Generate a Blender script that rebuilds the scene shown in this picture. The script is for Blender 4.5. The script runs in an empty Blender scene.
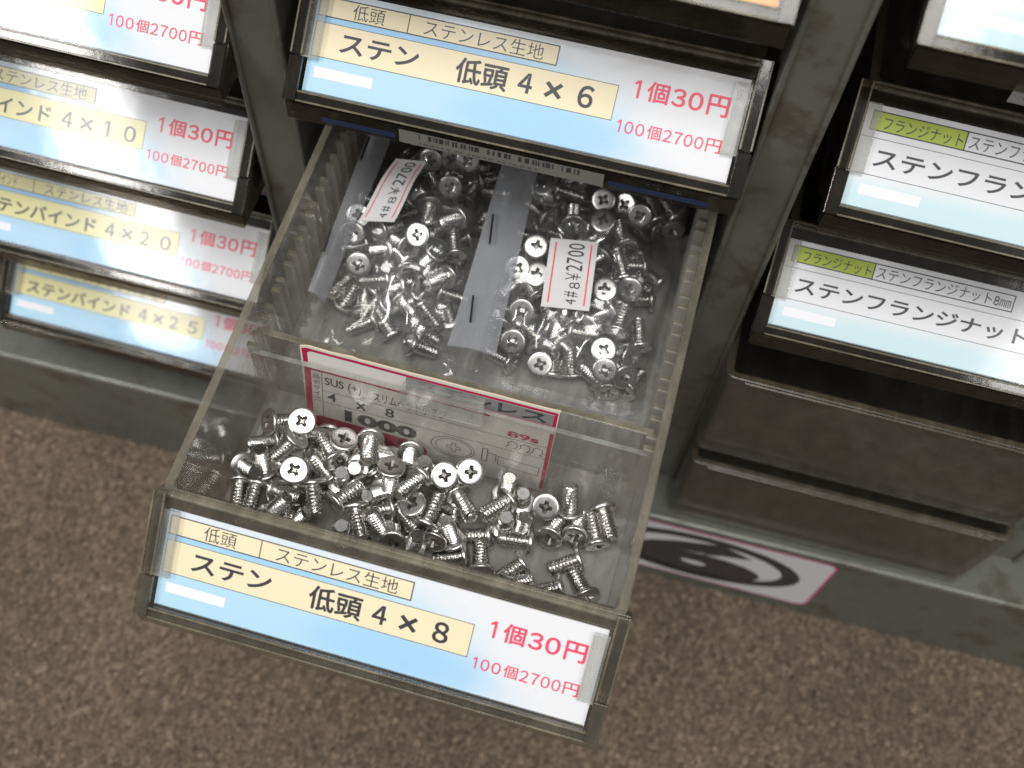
import bpy, bmesh, math, random
import numpy as np
from mathutils import Matrix, Vector, Quaternion, Euler
S = 0.001                      # everything below is written in millimetres
C = bpy.context.scene.collection
random.seed(4)
rng = np.random.default_rng(11)
AL = 0.897                     # slope of the label fronts
SA, CA = math.sin(AL), math.cos(AL)

# ------------------------------------------------------------------ materials
def srgb(r, g, b):
    f = lambda c: (c / 12.92 if c <= .04045 else ((c + .055) / 1.055) ** 2.4)
    return (f(r / 255), f(g / 255), f(b / 255), 1)

class NT:
    """small node-tree writer"""
    def __init__(s, name):
        s.m = bpy.data.materials.new(name); s.m.use_nodes = True
        s.t = s.m.node_tree; s.t.nodes.clear()
        s.out = s.t.nodes.new('ShaderNodeOutputMaterial')
    def n(s, typ, ins=None, **kw):
        nd = s.t.nodes.new('ShaderNode' + typ)
        for k, v in kw.items(): setattr(nd, k, v)
        for k, v in (ins or {}).items(): s.put(nd, k, v)
        return nd
    def put(s, nd, k, v):
        if hasattr(v, 'is_output') or isinstance(v, bpy.types.NodeSocket): s.t.links.new(v, nd.inputs[k])
        else: nd.inputs[k].default_value = v
    def math(s, op, a, b=0.0, c=0.0, clamp=False):
        nd = s.n('Math', {0: a, 1: b, 2: c}, operation=op, use_clamp=clamp); return nd.outputs[0]
    def sstep(s, x, lo, hi):
        nd = s.n('MapRange', {0: x, 1: lo, 2: hi, 3: 0.0, 4: 1.0}, interpolation_type='SMOOTHSTEP'); return nd.outputs[0]
    def mix(s, f, a, b):
        nd = s.n('Mix', data_type='RGBA'); s.put(nd, 0, f); s.put(nd, 6, a); s.put(nd, 7, b); return nd.outputs[2]
    def noise(s, scale, detail=3.0, rough=.55, vec=None, dist=0.0):
        nd = s.n('TexNoise', {'Scale': scale, 'Detail': detail, 'Roughness': rough, 'Distortion': dist})
        s.t.links.new(vec if vec else s.obj(), nd.inputs['Vector']); return nd.outputs[0]
    def obj(s):
        if not hasattr(s, '_o'): s._o = s.n('TexCoord').outputs['Object']
        return s._o
    def scaled(s, v):
        return s.n('Mapping', {'Vector': s.obj(), 'Scale': v}).outputs[0]
    def bump(s, h, strength, dist=.0003):
        return s.n('Bump', {'Height': h, 'Strength': strength, 'Distance': dist}).outputs[0]
    def fresnel(s, ior, nrm):      # the same reflection from both sides of a thin sheet
        bf = s.n('NewGeometry').outputs['Backfacing']
        i2 = s.math('MULTIPLY_ADD', bf, 1.0 / ior - ior, ior)
        return s.n('Fresnel', {'IOR': i2, 'Normal': nrm}).outputs[0]
    def surf(s, sh): s.t.links.new(sh, s.out.inputs['Surface']); return s.m
    def principled(s, **kw):
        nd = s.n('BsdfPrincipled')
        for k, v in kw.items(): s.put(nd, k.replace('_', ' '), v)
        return nd.outputs[0]

def plain(name, col, rough=.5, **kw):
    t = NT(name); return t.surf(t.principled(Base_Color=col, Roughness=rough, **kw))

def plastic(name, tint, haze, hazecol, rough=.08, bump=.15, scratch=.0, ior=1.49):
    """scuffed clear plastic: tinted see-through sheet + a little grey haze + Fresnel gloss"""
    t = NT(name)
    nz = t.noise(60, 4, .6); fine = t.noise(900, 3, .7)
    smear = t.noise(140, 5, .65, vec=t.scaled((1, .25, 1)))
    tr = t.n('BsdfTransparent', {'Color': tint}).outputs[0]
    df = t.n('BsdfDiffuse', {'Color': hazecol}).outputs[0]
    hz = t.math('MULTIPLY_ADD', t.sstep(smear, .35, .75), haze * .9, haze * .55)
    if scratch:
        hz = t.math('ADD', hz, t.math('MULTIPLY', t.sstep(fine, .62, .72), scratch), clamp=True)
    body = t.n('MixShader', {0: hz, 1: tr, 2: df}).outputs[0]
    nrm = t.bump(nz, bump, .0006)
    gl = t.n('BsdfGlossy', {'Color': (1, 1, 1, 1), 'Roughness': t.math('MULTIPLY_ADD', nz, .12, rough), 'Normal': nrm}).outputs[0]
    fr = t.fresnel(ior, nrm)
    return t.surf(t.n('MixShader', {0: fr, 1: body, 2: gl}).outputs[0])

M = {}
M['wall'] = plastic('smoky clear plastic', (.89, .88, .86, 1), .24, srgb(188, 185, 177), .07, .10, .03)
M['rib'] = plastic('clear plastic rib', (.94, .935, .92, 1), .26, srgb(212, 209, 202), .1, .12, .06)
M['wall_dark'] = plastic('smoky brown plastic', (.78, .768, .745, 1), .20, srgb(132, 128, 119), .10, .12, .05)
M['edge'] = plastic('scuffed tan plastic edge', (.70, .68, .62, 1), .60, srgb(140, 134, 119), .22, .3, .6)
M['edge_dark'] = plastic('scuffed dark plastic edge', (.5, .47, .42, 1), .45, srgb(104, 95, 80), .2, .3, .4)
M['floor'] = plastic('scratched clear plastic floor', (.80, .79, .77, 1), .68, srgb(178, 176, 170), .2, .2, .14)
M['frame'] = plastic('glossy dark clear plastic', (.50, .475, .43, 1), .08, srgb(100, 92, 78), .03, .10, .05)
M['frame_tan'] = plastic('tan tinted clear plastic', (.72, .705, .665, 1), .24, srgb(126, 120, 108), .07, .12, .10)
M['frame_edge'] = plastic('worn clear plastic lip', (.6, .57, .5, 1), .52, srgb(146, 137, 117), .15, .2, .25)
M['tab'] = plastic('clear plastic tab', (.93, .93, .92, 1), .2, srgb(212, 212, 208), .08, .2, .1)
M['plate'] = plastic('clear plastic plate', (.95, .945, .935, 1), .07, srgb(180, 177, 170), .06, .12, .06)

def steel(name, base, rough):
    t = NT(name)
    nz = t.noise(700, 3, .6)
    return t.surf(t.principled(Base_Color=base, Metallic=1.0, Roughness=t.math('MULTIPLY_ADD', nz, .16, rough),
                               Normal=t.bump(nz, .05, .00005)))
M['steel'] = steel('bright stainless steel', (.70, .69, .67, 1), .21)
M['steel_thread'] = steel('stainless steel thread', (.68, .665, .64, 1), .17)
M['recess'] = steel('steel recess with painted shade', (.26, .25, .23, 1), .32)  # same steel darkened, shade inside the cross put into its colour
M['staple'] = plain('dark staple wire', (.03, .03, .035, 1), .35, Metallic=.6)

def painted(name, col, rust, rough=.38):
    t = NT(name)
    big = t.noise(14, 5, .6); mid = t.noise(70, 5, .65); fine = t.noise(420, 4, .7)
    c = t.mix(t.sstep(big, .3, .75), col, tuple(x * .72 for x in col[:3]) + (1,))
    c = t.mix(t.math('MULTIPLY', t.sstep(mid, .52, .68), .6), c, rust)
    c = t.mix(t.math('MULTIPLY', t.sstep(fine, .6, .75), .3), c, srgb(120, 116, 106))
    return t.surf(t.principled(Base_Color=c, Roughness=t.math('MULTIPLY_ADD', mid, .25, rough - .1), Metallic=.25,
                               Normal=t.bump(fine, .12, .0004)))
M['post'] = painted('grey green enamel steel', srgb(112, 112, 104), srgb(72, 58, 45))
M['plinth'] = painted('grey green plinth enamel', srgb(116, 118, 111), srgb(78, 66, 52), .27)
M['inner'] = plain('dark cabinet lining', srgb(84, 80, 73), .6)

def label_paper(name, style, wavy=.05):
    """glossy laminated label; the blue wash is its own printed design"""
    t = NT(name)
    sep = t.n('SeparateXYZ', {0: t.obj()})
    u = t.math('MULTIPLY', sep.outputs[0], 1000.0)
    v = t.math('DIVIDE', t.math('SUBTRACT', t.math('MULTIPLY', sep.outputs[2], -1000.0), 3.86), CA)
    nz = t.math('SUBTRACT', t.noise(45, 3, .5), .5)
    white = srgb(229, 230, 233)
    if style == 'blue':
        uu = t.math('ADD', u, t.math('MULTIPLY', nz, 26.0))
        right = t.math('SUBTRACT', 1.0, t.sstep(t.math('SUBTRACT', uu, t.math('MULTIPLY', v, .9)), 42, 82))
        low = t.sstep(t.math('ADD', v, t.math('MULTIPLY', nz, 5.0)), -4, 9)
        c = t.mix(t.math('MULTIPLY', right, low), white, srgb(178, 216, 238))
        du = t.math('DIVIDE', t.math('SUBTRACT', uu, 62.0), 24.0); dv = t.math('DIVIDE', t.math('SUBTRACT', v, 19.5), 6.5)
        r2 = t.math('ADD', t.math('MULTIPLY', du, du), t.math('MULTIPLY', dv, dv))
        c = t.mix(t.math('MULTIPLY', t.math('SUBTRACT', 1.0, t.sstep(r2, 0, 1.5)), .8), c, srgb(158, 206, 240))
        band = t.math('MULTIPLY', t.math('COMPARE', v, 6.55, .55), t.math('SUBTRACT', 1.0, t.sstep(u, 35, 62)))
        c = t.mix(t.math('MULTIPLY', band, .75), c, srgb(150, 200, 238))
    elif style == 'pale':
        c = t.mix(t.sstep(t.math('ADD', v, t.math('MULTIPLY', nz, 4.0)), 14.5, 20.5), white, srgb(200, 226, 232))
    else:
        c = srgb(238, 140, 20)
    sp = t.noise(1500, 2, .5)
    c = t.mix(t.math('MULTIPLY', t.sstep(sp, .62, .75), .10), c, srgb(150, 150, 150))
    wv = t.noise(26, 3, .6, dist=.5)
    nb = t.bump(wv, wavy, .002)
    return t.surf(t.principled(Base_Color=c, Roughness=.5, Coat_Weight=.8, Coat_Roughness=.08, Coat_IOR=1.5, Coat_Normal=nb))
M['label_blue'] = label_paper('blue wash price label', 'blue')
M['label_blue_wavy'] = label_paper('blue wash price label under wavy film', 'blue', .055)
M['label_pale'] = label_paper('pale white price label', 'pale', .06)
M['label_orange'] = label_paper('orange price label', 'orange')

def ink(name, col, rough=.5, coat=.6):
    return plain(name, col, rough, Coat_Weight=coat, Coat_Roughness=.12)
M['black'] = ink('black print', srgb(52, 52, 56))
M['line'] = ink('thin grey rule', srgb(84, 84, 84))
M['pink'] = ink('pink print', srgb(232, 74, 104))
M['cream'] = ink('cream printed field', srgb(236, 224, 188))
M['straw'] = ink('yellow printed field', srgb(227, 221, 160))
M['lime'] = ink('lime printed field', srgb(176, 194, 72))
M['whitebar'] = ink('white printed bar', srgb(236, 236, 240))
M['paper'] = plain('white paper sticker', srgb(214, 212, 212), .6)
M['sticker_red'] = plain('red sticker line', srgb(226, 100, 110), .6)
M['sticker_ink'] = plain('grey black stamp ink', srgb(70, 70, 74), .6)
M['grey_paper'] = plain('grey barcode paper', srgb(118, 116, 110), .6)
M['refraction_blue'] = plain('painted blue refraction', srgb(36, 46, 76), .3)  # the label's blue refracted in the clear lip, put into a colour
def card_mat():
    t = NT('worn grey white card'); nz = t.noise(50, 4, .6)
    return t.surf(t.principled(Base_Color=t.mix(nz, srgb(206, 202, 196), srgb(226, 223, 218)), Roughness=.55))
M['card'] = card_mat()
M['card_edge'] = plain('torn cardboard edge', srgb(226, 208, 182), .9)
M['crimson'] = plain('crimson print', srgb(176, 26, 70), .5)
M['grey'] = plain('grey printed field', srgb(128, 128, 128), .5)
M['magenta'] = plain('magenta sticker border', srgb(226, 96, 160), .5)

def film_mat():
    t = NT('thin clear bag film')
    nz = t.noise(48, 2, .5, dist=.8)
    nrm = t.bump(nz, .5, .004)
    tr = t.n('BsdfTransparent', {'Color': (.955, .955, .95, 1)}).outputs[0]
    df = t.n('BsdfDiffuse', {'Color': srgb(210, 212, 216)}).outputs[0]
    body = t.n('MixShader', {0: .085, 1: tr, 2: df}).outputs[0]
    gl = t.n('BsdfGlossy', {'Roughness': .11, 'Normal': nrm}).outputs[0]
    fr = t.fresnel(1.9, nrm)
    return t.surf(t.n('MixShader', {0: fr, 1: body, 2: gl}).outputs[0])
M['film'] = film_mat()
def header_mat():
    t = NT('milky folded bag film')
    nz = t.noise(90, 4, .6, vec=t.scaled((1, .3, 1)))
    tr = t.n('BsdfTransparent', {'Color': (.90, .905, .92, 1)}).outputs[0]
    df = t.n('BsdfDiffuse', {'Color': srgb(184, 186, 190)}).outputs[0]
    body = t.n('MixShader', {0: t.math('MULTIPLY_ADD', nz, .3, .16), 1: tr, 2: df}).outputs[0]
    nrm = t.bump(nz, .4, .001)
    gl = t.n('BsdfGlossy', {'Roughness': .22, 'Normal': nrm}).outputs[0]
    fr = t.fresnel(1.5, nrm)
    return t.surf(t.n('MixShader', {0: fr, 1: body, 2: gl}).outputs[0])
M['header'] = header_mat()
def carpet_mat():
    t = NT('brown grey loop carpet')
    at = t.n('Attribute', attribute_name='tone').outputs['Fac']
    big = t.noise(9, 3, .5); fib = t.noise(1600, 3, .7, vec=t.scaled((1, .5, 1)))
    v = t.math('ADD', at, t.math('MULTIPLY', t.math('SUBTRACT', fib, .5), 1.1))
    v = t.math('ADD', v, t.math('MULTIPLY', t.math('SUBTRACT', big, .5), .35))
    rp = t.n('ValToRGB', {0: v}); e = rp.color_ramp.elements
    e[0].position = .05; e[0].color = srgb(52, 44, 37); e[1].position = .95; e[1].color = srgb(144, 127, 109)
    k = rp.color_ramp.elements.new(.5); k.color = srgb(96, 82, 70)
    return t.surf(t.principled(Base_Color=rp.outputs[0], Roughness=.95, Sheen_Weight=.15))
M['carpet'] = carpet_mat()

# ------------------------------------------------------------------ mesh builder
class MB:
    def __init__(s): s.v = []; s.f = []; s.mi = []; s.mats = []
    def mat(s, m):
        if m not in s.mats: s.mats.append(m)
        return s.mats.index(m)
    def add(s, vs, fs, m):
        o = len(s.v); k = s.mat(m); s.v += [tuple(p) for p in vs]
        for f in fs: s.f.append(tuple(i + o for i in f)); s.mi.append(k)
    def box(s, x0, x1, y0, y1, z0, z1, m, fn=None):
        p = [(x, y, z) for x in (x0, x1) for y in (y0, y1) for z in (z0, z1)]
        if fn: p = [fn(*q) for q in p]
        s.add(p, [(0, 1, 3, 2), (4, 6, 7, 5), (0, 4, 5, 1), (2, 3, 7, 6), (0, 2, 6, 4), (1, 5, 7, 3)], m)
    def prism(s, yz, x0, x1, m):
        n = len(yz); p = [(x0, a, b) for a, b in yz] + [(x1, a, b) for a, b in yz]
        s.add(p, [tuple(range(n))[::-1], tuple(range(n, 2 * n))] + [(i, (i + 1) % n, n + (i + 1) % n, n + i) for i in range(n)], m)
    def build(s, name, parent=None, bevel=0, smooth=False, shift=(0, 0, 0)):
        me = bpy.data.meshes.new(name)
        me.from_pydata([((p[0] - shift[0]) * S, (p[1] - shift[1]) * S, (p[2] - shift[2]) * S) for p in s.v], [], s.f)
        for m in s.mats: me.materials.append(M[m])
        me.polygons.foreach_set('material_index', s.mi)
        bm = bmesh.new(); bm.from_mesh(me); bmesh.ops.recalc_face_normals(bm, faces=bm.faces); bm.to_mesh(me); bm.free()
        if smooth: me.polygons.foreach_set('use_smooth', [True] * len(me.polygons))
        o = bpy.data.objects.new(name, me); C.objects.link(o)
        if parent: o.parent = parent
        o.location = Vector(shift) * S
        if bevel:
            b = o.modifiers.new('bevel', 'BEVEL'); b.width = bevel * S; b.segments = 2; b.limit_method = 'ANGLE'; b.angle_limit = .6
        return o

def thing(name, label, cat, mat=None, group=None):
    o = bpy.data.objects.new(name, None); C.objects.link(o); o.empty_display_size = .01
    if mat is not None: o.matrix_world = mat
    o['label'] = label; o['category'] = cat
    if group: o['group'] = group
    return o

# flat lettering: Blender's built-in font, turned into plain polygons (xs, ys in 0..1 of the text's own box)
_cache = {}
def glyphs(body, bold=0.0):
    k = (body, bold)
    if k not in _cache:
        cu = bpy.data.curves.new('lettering', 'FONT'); cu.body = body; cu.size = 1; cu.resolution_u = 4; cu.offset = bold
        o = bpy.data.objects.new('lettering', cu); C.objects.link(o)
        dg = bpy.context.evaluated_depsgraph_get(); dg.update()
        me = bpy.data.meshes.new_from_object(o.evaluated_get(dg))
        v = np.array([tuple(p.co)[:2] for p in me.vertices]); f = [tuple(p.vertices) for p in me.polygons]
        bpy.data.objects.remove(o); bpy.data.curves.remove(cu); bpy.data.meshes.remove(me)
        lo, hi = v.min(0), v.max(0); _cache[k] = ((v - lo) / (hi - lo), f)
    return _cache[k]

class Print:
    """printing on a surface; place(a, b, h) maps sheet coordinates (a right, b down, h off the sheet) to space"""
    def __init__(s, place): s.mb = MB(); s.place = place
    def text(s, body, a0, a1, b0, b1, m, bold=0.0, h=.09, skew=0.0):
        if body in '1１' and m != 'sticker_ink':      # a plain flagged figure one
            w = min(.34 * (a1 - a0), .13 * (b1 - b0)) + bold * 6; c = a0 + .72 * (a1 - a0); hh = b1 - b0
            s.poly([(c - w / 2, b0), (c + w / 2, b0), (c + w / 2, b1), (c - w / 2, b1), (c - w / 2, b0 + .2 * hh), (c - w / 2 - .2 * hh, b0 + .28 * hh), (c - w / 2 - .2 * hh, b0 + .16 * hh)], m, h); return
        fat = 0.0
        if bold > .006 and any(c in '低頭個円' for c in body): fat, bold = (bold - .003) * abs(b1 - b0), .003   # dense characters: overprint instead of swelling
        v, f = glyphs(body, bold)
        for k, (sx, sy) in enumerate(((0, 0), (1, 0), (-1, 0), (0, 1), (0, -1)) if fat else ((0, 0),)):
            s.mb.add([s.place(a0 + x * (a1 - a0) + sx * fat, b1 + (b0 - b1) * y + skew * x + sy * fat, h + .004 * k) for x, y in v], f, m)
    def rect(s, a0, a1, b0, b1, m, h=.03):
        s.poly([(a0, b0), (a1, b0), (a1, b1), (a0, b1)], m, h)
    def poly(s, pts, m, h=.03):
        s.mb.add([s.place(a, b, h) for a, b in pts], [tuple(range(len(pts)))], m)
    def line(s, pts, w, m, h=.07, closed=False):
        pts = list(pts)
        if closed: pts.append(pts[0])
        for (a, b), (c, d) in zip(pts, pts[1:]):
            l = math.hypot(c - a, d - b) or 1; nx, ny = -(d - b) / l * w / 2, (c - a) / l * w / 2
            ex, ey = (c - a) / l * w * .45, (d - b) / l * w * .45
            s.poly([(a + nx - ex, b + ny - ey), (c + nx + ex, d + ny + ey), (c - nx + ex, d - ny + ey), (a - nx - ex, b - ny - ey)], m, h)
            h += .0004
    def frame(s, a0, a1, b0, b1, w, m, h=.06):
        s.rect(a0, a1, b0, b0 + w, m, h); s.rect(a0, a1, b1 - w, b1, m, h)
        s.rect(a0, a0 + w, b0 + w, b1 - w, m, h); s.rect(a1 - w, a1, b0 + w, b1 - w, m, h)

# ------------------------------------------------------------------ drawers
YT, ZT = -1.82, -3.86
def on_label(u, v, h=0.0): return (u, YT - SA * v - h * CA, ZT - CA * v + h * SA)

def rounded(x0, x1, y0, y1, r, n=4):
    pts = []
    for cx, cy, a0 in ((x1 - r, y1 - r, 0), (x0 + r, y1 - r, 90), (x0 + r, y0 + r, 180), (x1 - r, y0 + r, 270)):
        for k in range(n + 1):
            a = math.radians(a0 + 90 * k / n); pts.append((cx + r * math.cos(a), cy + r * math.sin(a)))
    return pts

def tray(parent, w, depth, height, dark=False, x0=0.0):
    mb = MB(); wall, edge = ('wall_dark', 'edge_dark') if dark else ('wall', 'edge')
    o = rounded(x0, x0 + w, 0, depth, 3.0); i = rounded(x0 + 2.3, x0 + w - 2.3, 2.3, depth - 2.3, 1.4); n = len(o)
    taper = lambda p, k: (x0 + w / 2 + (p[0] - x0 - w / 2) * k, depth / 2 + (p[1] - depth / 2) * k)
    V = [(*p, 0) for p in o] + [(*p, 0) for p in i] + [(*taper(p, .992), -height) for p in o] + [(*taper(p, .992), -height + 2.4) for p in i]
    rim, ws, fl = [], [], []
    for k in range(n):
        j = (k + 1) % n
        rim.append((k, j, n + j, n + k)); ws.append((k, 2 * n + k, 2 * n + j, j)); ws.append((n + k, n + j, 3 * n + j, 3 * n + k))
    fl += [tuple(range(2 * n, 3 * n)), tuple(range(3 * n, 4 * n))]
    off = len(mb.v); mb.add(V, [], wall)
    for fs, m in ((rim, edge), (ws, wall), (fl, 'floor' if not dark else 'wall_dark')):
        k = mb.mat(m)
        for f in fs: mb.f.append(tuple(a + off for a in f)); mb.mi.append(k)
    return mb.build('tray', parent, bevel=.35)

def label_front(parent, label_mat, writing=None, dark=True):
    """sloping label holder: back plate, raised side cheeks, lips, lower face; label, its printing and two hold-down tabs"""
    FR = 'frame' if dark else 'frame_tan'
    mb = MB(); L = on_label
    slab = lambda u0, u1, v0, v1, h0, h1, m: mb.box(u0, u1, v0, v1, h0, h1, m, fn=L)
    slab(-1.0, 111, -5.0, 27, -2.0, -.25, FR)                       # back plate
    slab(-1.0, 111, -5.1, -3.2, -.2, 1.3, 'frame_edge')                   # top lip
    slab(-.9, 110.9, -3.1, -.5, -.2, .7, FR)
    for u0, u1 in ((-1.2, 1.9), (108.1, 111.2)):                           # cheeks, split by a notch
        slab(u0, u1, -4.9, 16.0, -2.2, 2.6, FR); slab(u0 - .1, u1 + .1, 16.5, 27.0, -2.2, 2.5, FR)
        slab(u0, u0 + .5, -4.8, 15.9, 2.65, 2.95, 'frame_edge'); slab(u1 - .5, u1, -4.8, 15.9, 2.65, 2.95, 'frame_edge')
    slab(2.0, 108.0, 24.3, 27.0, -.2, 1.9, FR)                        # bottom lip
    slab(2.0, 108.0, 24.3, 24.8, 1.95, 2.2, 'frame_edge'); slab(2.0, 108.0, 26.5, 27.0, 1.95, 2.2, 'frame_edge')
    y, z = YT - SA * 27.1 - .2, ZT - CA * 27.1
    mb.box(-.8, 110.8, y - .8, y + .9, z - 5.0, z + .6, FR)            # lower face
    for x in (-.9, 109.5):
        mb.prism([(-.4, -1.5), (y + 1.2, z), (y + 1.2, z - 4.8), (-.4, z - 4.8)], x, x + 1.4, FR)
    mb.box(.8, 109, y + 1.2, -.5, z - 4.9, z - 3.4, FR)
    mb.build('label_holder', parent, bevel=.3)
    mb = MB(); mb.box(2.5, 107.3, -.2, 24.1, -.2, 0, label_mat, fn=L)
    card = mb.build('price_label', parent)
    if writing:
        p = Print(L); writing(p); p.mb.build('printing', card)
    for u0, u1, v0, v1 in ((1.2, 5.4, -.3, 16.3), (104.1, 107.9, .9, 17.6)):
        mb = MB(); slab = lambda a, b, c, d, e, g, m: mb.box(a, b, c, d, e, g, m, fn=L)
        slab(u0, u1, v0, v1, .5, 1.5, 'tab')
        ue = u1 - .45 if u0 < 50 else u0
        slab(ue, ue + .45, v0, v1 - .1, 1.55, 1.75, 'tab'); slab(u0, u1, v1 - .5, v1, 1.55, 1.7, 'tab')
        mb.build('label_tab', parent, bevel=.25)
    return y, z

def prices(p):
    for ch, a, b in (('1', 402, 424), ('個', 450, 530), ('３', 543, 595), ('０', 605, 660), ('円', 678, 755)):
        t = 0 if ch in '個円' else .3
        p.text(ch, 81.2 + (a - 400) * .0634, 81.2 + (b - 400) * .0634, 4.75 + t, 9.4 - t * .5, 'pink', .022)
    for ch, a, b in (('1', 336, 350), ('０', 364, 396), ('０', 405, 438), ('個', 449, 501), ('２', 510, 541), ('７', 550, 580), ('０', 588, 620), ('０', 628, 660), ('円', 671, 726)):
        t = 0 if ch in '個円' else .2
        p.text(ch, 79.2 + (a - 335) * .0636, 79.2 + (b - 335) * .0636, 14.6 + t, 17.75 - t * .5, 'pink', .008)
def head_box(p, left, right, field, a1=62.1):
    p.rect(3.0, a1, 1.2, 5.95, field); p.frame(3.0, a1, 1.2, 5.95, .28, 'black'); p.rect(25.2, 25.45, 1.48, 5.67, 'black', .062)
    p.text(left, 11.5, 19.4, 1.75, 5.35, 'black', -.004); p.text(right, 29.2, 58.5, 1.75, 5.3, 'black', -.004)
def main_box(p, field):
    p.rect(3.0, 77.6, 7.2, 15.5, field); p.frame(3.0, 77.6, 7.2, 15.5, .16, 'line')
    p.rect(4.6, 19.3, 17.8, 20.3, 'whitebar'); p.rect(2.6, 107.2, 23.85, 24.05, 'line', .02)
def low_head(size):
    def w(p):
        head_box(p, '低頭', 'ステンレス生地', 'cream'); main_box(p, 'cream')
        p.text('ステン', 9.7, 29.4, 9.0, 13.6, 'black', .022); p.text('低頭', 38.7, 51.4, 8.5, 14.3, 'black', .022)
        p.text('４', 54.0, 57.5, 8.9, 13.6, 'black', .022); p.text('×', 60.5, 64.8, 9.6, 13.4, 'black', .012)
        p.text(size, 68.6, 72.3, 8.8, 14.0, 'black', .022); prices(p)
    return w
def bind(a, b):
    def w(p):
        head_box(p, 'バインド', 'ステンレス生地', 'straw', 61.4); main_box(p, 'straw')
        p.text('ステンバインド', 7.6, 48.6, 9.4, 14.3, 'black', .018)
        p.text('４', 52.0, 55.4, 9.6, 14.2, 'black', .014); p.text('×', 57.8, 61.8, 10.2, 13.7, 'black', .01)
        p.text(a, 64.2, 67.4, 9.6, 14.2, 'black', .014 if a != '１' else .04); p.text(b, 71.4, 75.0, 9.6, 14.2, 'black', .014); prices(p)
    return w
def price_only(p):
    main_box(p, 'straw'); prices(p)
def flange(size):
    def w(p):
        p.rect(4.0, 26.4, 1.2, 5.8, 'lime'); p.frame(4.0, 64.7, 1.1, 5.8, .3, 'black'); p.rect(26.3, 26.6, 1.4, 5.5, 'black', .062)
        p.text('フランジナット', 7.0, 25.8, 2.2, 5.2, 'black', -.002)
        if size: p.text('ステンフランジナット8㎜', 27.3, 63.9, 1.9, 5.1, 'black', -.002)
        else: p.text('ステンフランジナット', 27.3, 57.2, 1.9, 5.1, 'black', -.002)
        p.rect(2.6, 107.2, 7.3, 7.46, 'line'); p.rect(2.6, 107.2, 15.9, 16.06, 'line')
        p.text('ステンフランジナット', 7.0, 70.6, 9.5, 14.0, 'black', .018)
        p.rect(5.6, 20.3, 18.3, 20.8, 'whitebar'); p.rect(2.6, 107.2, 23.85, 24.05, 'line', .02)
    return w

def pose(x, y, z, tilt=0.0, roll=0.0, yaw=0.0):
    return Matrix.Translation(Vector((x, y, z)) * S) @ Euler((tilt, roll, yaw), 'XYZ').to_matrix().to_4x4()

DR = 'drawers of the parts cabinet'
DRAWERS = (   # pose, label material, printing, label text
 ((-129.45, 119.65, 47.1, 0, .0, .003), 'label_blue_wavy', price_only, 'closed drawer in the top left corner, its label cut off by the frame'),
 ((-131.2, 117.3, -2.3, 0, .0, .001), 'label_blue_wavy', bind('１', '０'), 'closed drawer in the left column, label reading 4×10, second from the top'),
 ((-131.7, 114.6, -53.3, 0, -.004, .002), 'label_blue_wavy', bind('２', '０'), 'closed drawer in the left column, label reading 4×20, third from the top'),
 ((-132.7, 112.8, -103.5, 0, .008, 0), 'label_blue_wavy', bind('２', '５'), 'lowest drawer in the left column, label reading 4×25'),
 ((.6, 124, 101.0, 0, .0, 0), 'label_orange', None, 'closed drawer at the top edge with an orange label, above the 4×6 drawer'),
 ((1.38, 117.3, 52.37, -.018, -.007, .007), 'label_blue', low_head('６'), 'closed drawer labelled 4×6 just above the open drawer'),
 ((137.7, 128.4, 99.2, 0, -.002, .001), 'label_pale', lambda p: p.rect(5.6, 20.3, 18.3, 20.8, 'whitebar'), 'closed drawer in the top right corner with a blank pale label'),
 ((134.7, 124.0, 48.6, 0, .009, 0), 'label_pale', flange(False), 'drawer with lime box on white label, upper of two in the right column'),
 ((130.2, 119.8, -1.9, 0, .0, .001), 'label_pale', flange(True), 'closed drawer whose white label reads 8㎜, above the unlabelled drawers'),
)
closed = []
for i, (ps, lm, wr, lab) in enumerate(DRAWERS):
    d = thing('parts_bin', lab, 'bin', pose(*ps), DR)
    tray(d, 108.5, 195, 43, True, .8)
    y, z = label_front(d, lm, wr)
    closed.append((d, y, z))
# barcode slip and strips painting in the label's blue refraction on the lower face of the 4×6 drawer
d, y, z = closed[5]
face = lambda a, b, h: (a, y - .85 - h, z - b)
p = Print(face); p.rect(28, 79, .2, 4.7, 'grey_paper', .02)
slip = p.mb.build('barcode_slip', d)
p = Print(face); x = 33.0
while x < 75:
    wd = random.choice((.3, .3, .5, .8, 1.1)); p.rect(x, x + wd, .6, 2.3, 'black', .06); x += wd + random.choice((.3, .5, .8))
    if random.random() < .12: x += 1.6
x = 33
while x < 62:
    wd = random.uniform(.4, 1.3); p.rect(x, x + wd, 3.6, 4.1, 'line', .06); x += wd + random.uniform(.3, 1.0)
p.mb.build('barcode_print', slip)
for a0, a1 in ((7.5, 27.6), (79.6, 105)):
    p = Print(face); p.rect(a0 + .6, a1 - .6, 2.0, 3.8, 'refraction_blue', .03); p.mb.build('refraction_strip', d)
# scrap of label standing on the rim of the upper lime box drawer
d, y, z = closed[7]
mb = MB(); mb.box(32.6, 58, 3.8, 4.0, .6, 8.2, 'paper'); scrap = mb.build('paper_scrap', d)
p = Print(lambda a, b, h: (a, 3.78 - h, b)); p.line([(36, 2.6), (38.5, 4.2), (37.4, 1.6)], .7, 'black', .02); p.rect(40, 46, 2.2, 3.0, 'black', .03); p.mb.build('scrap_print', scrap)

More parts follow.
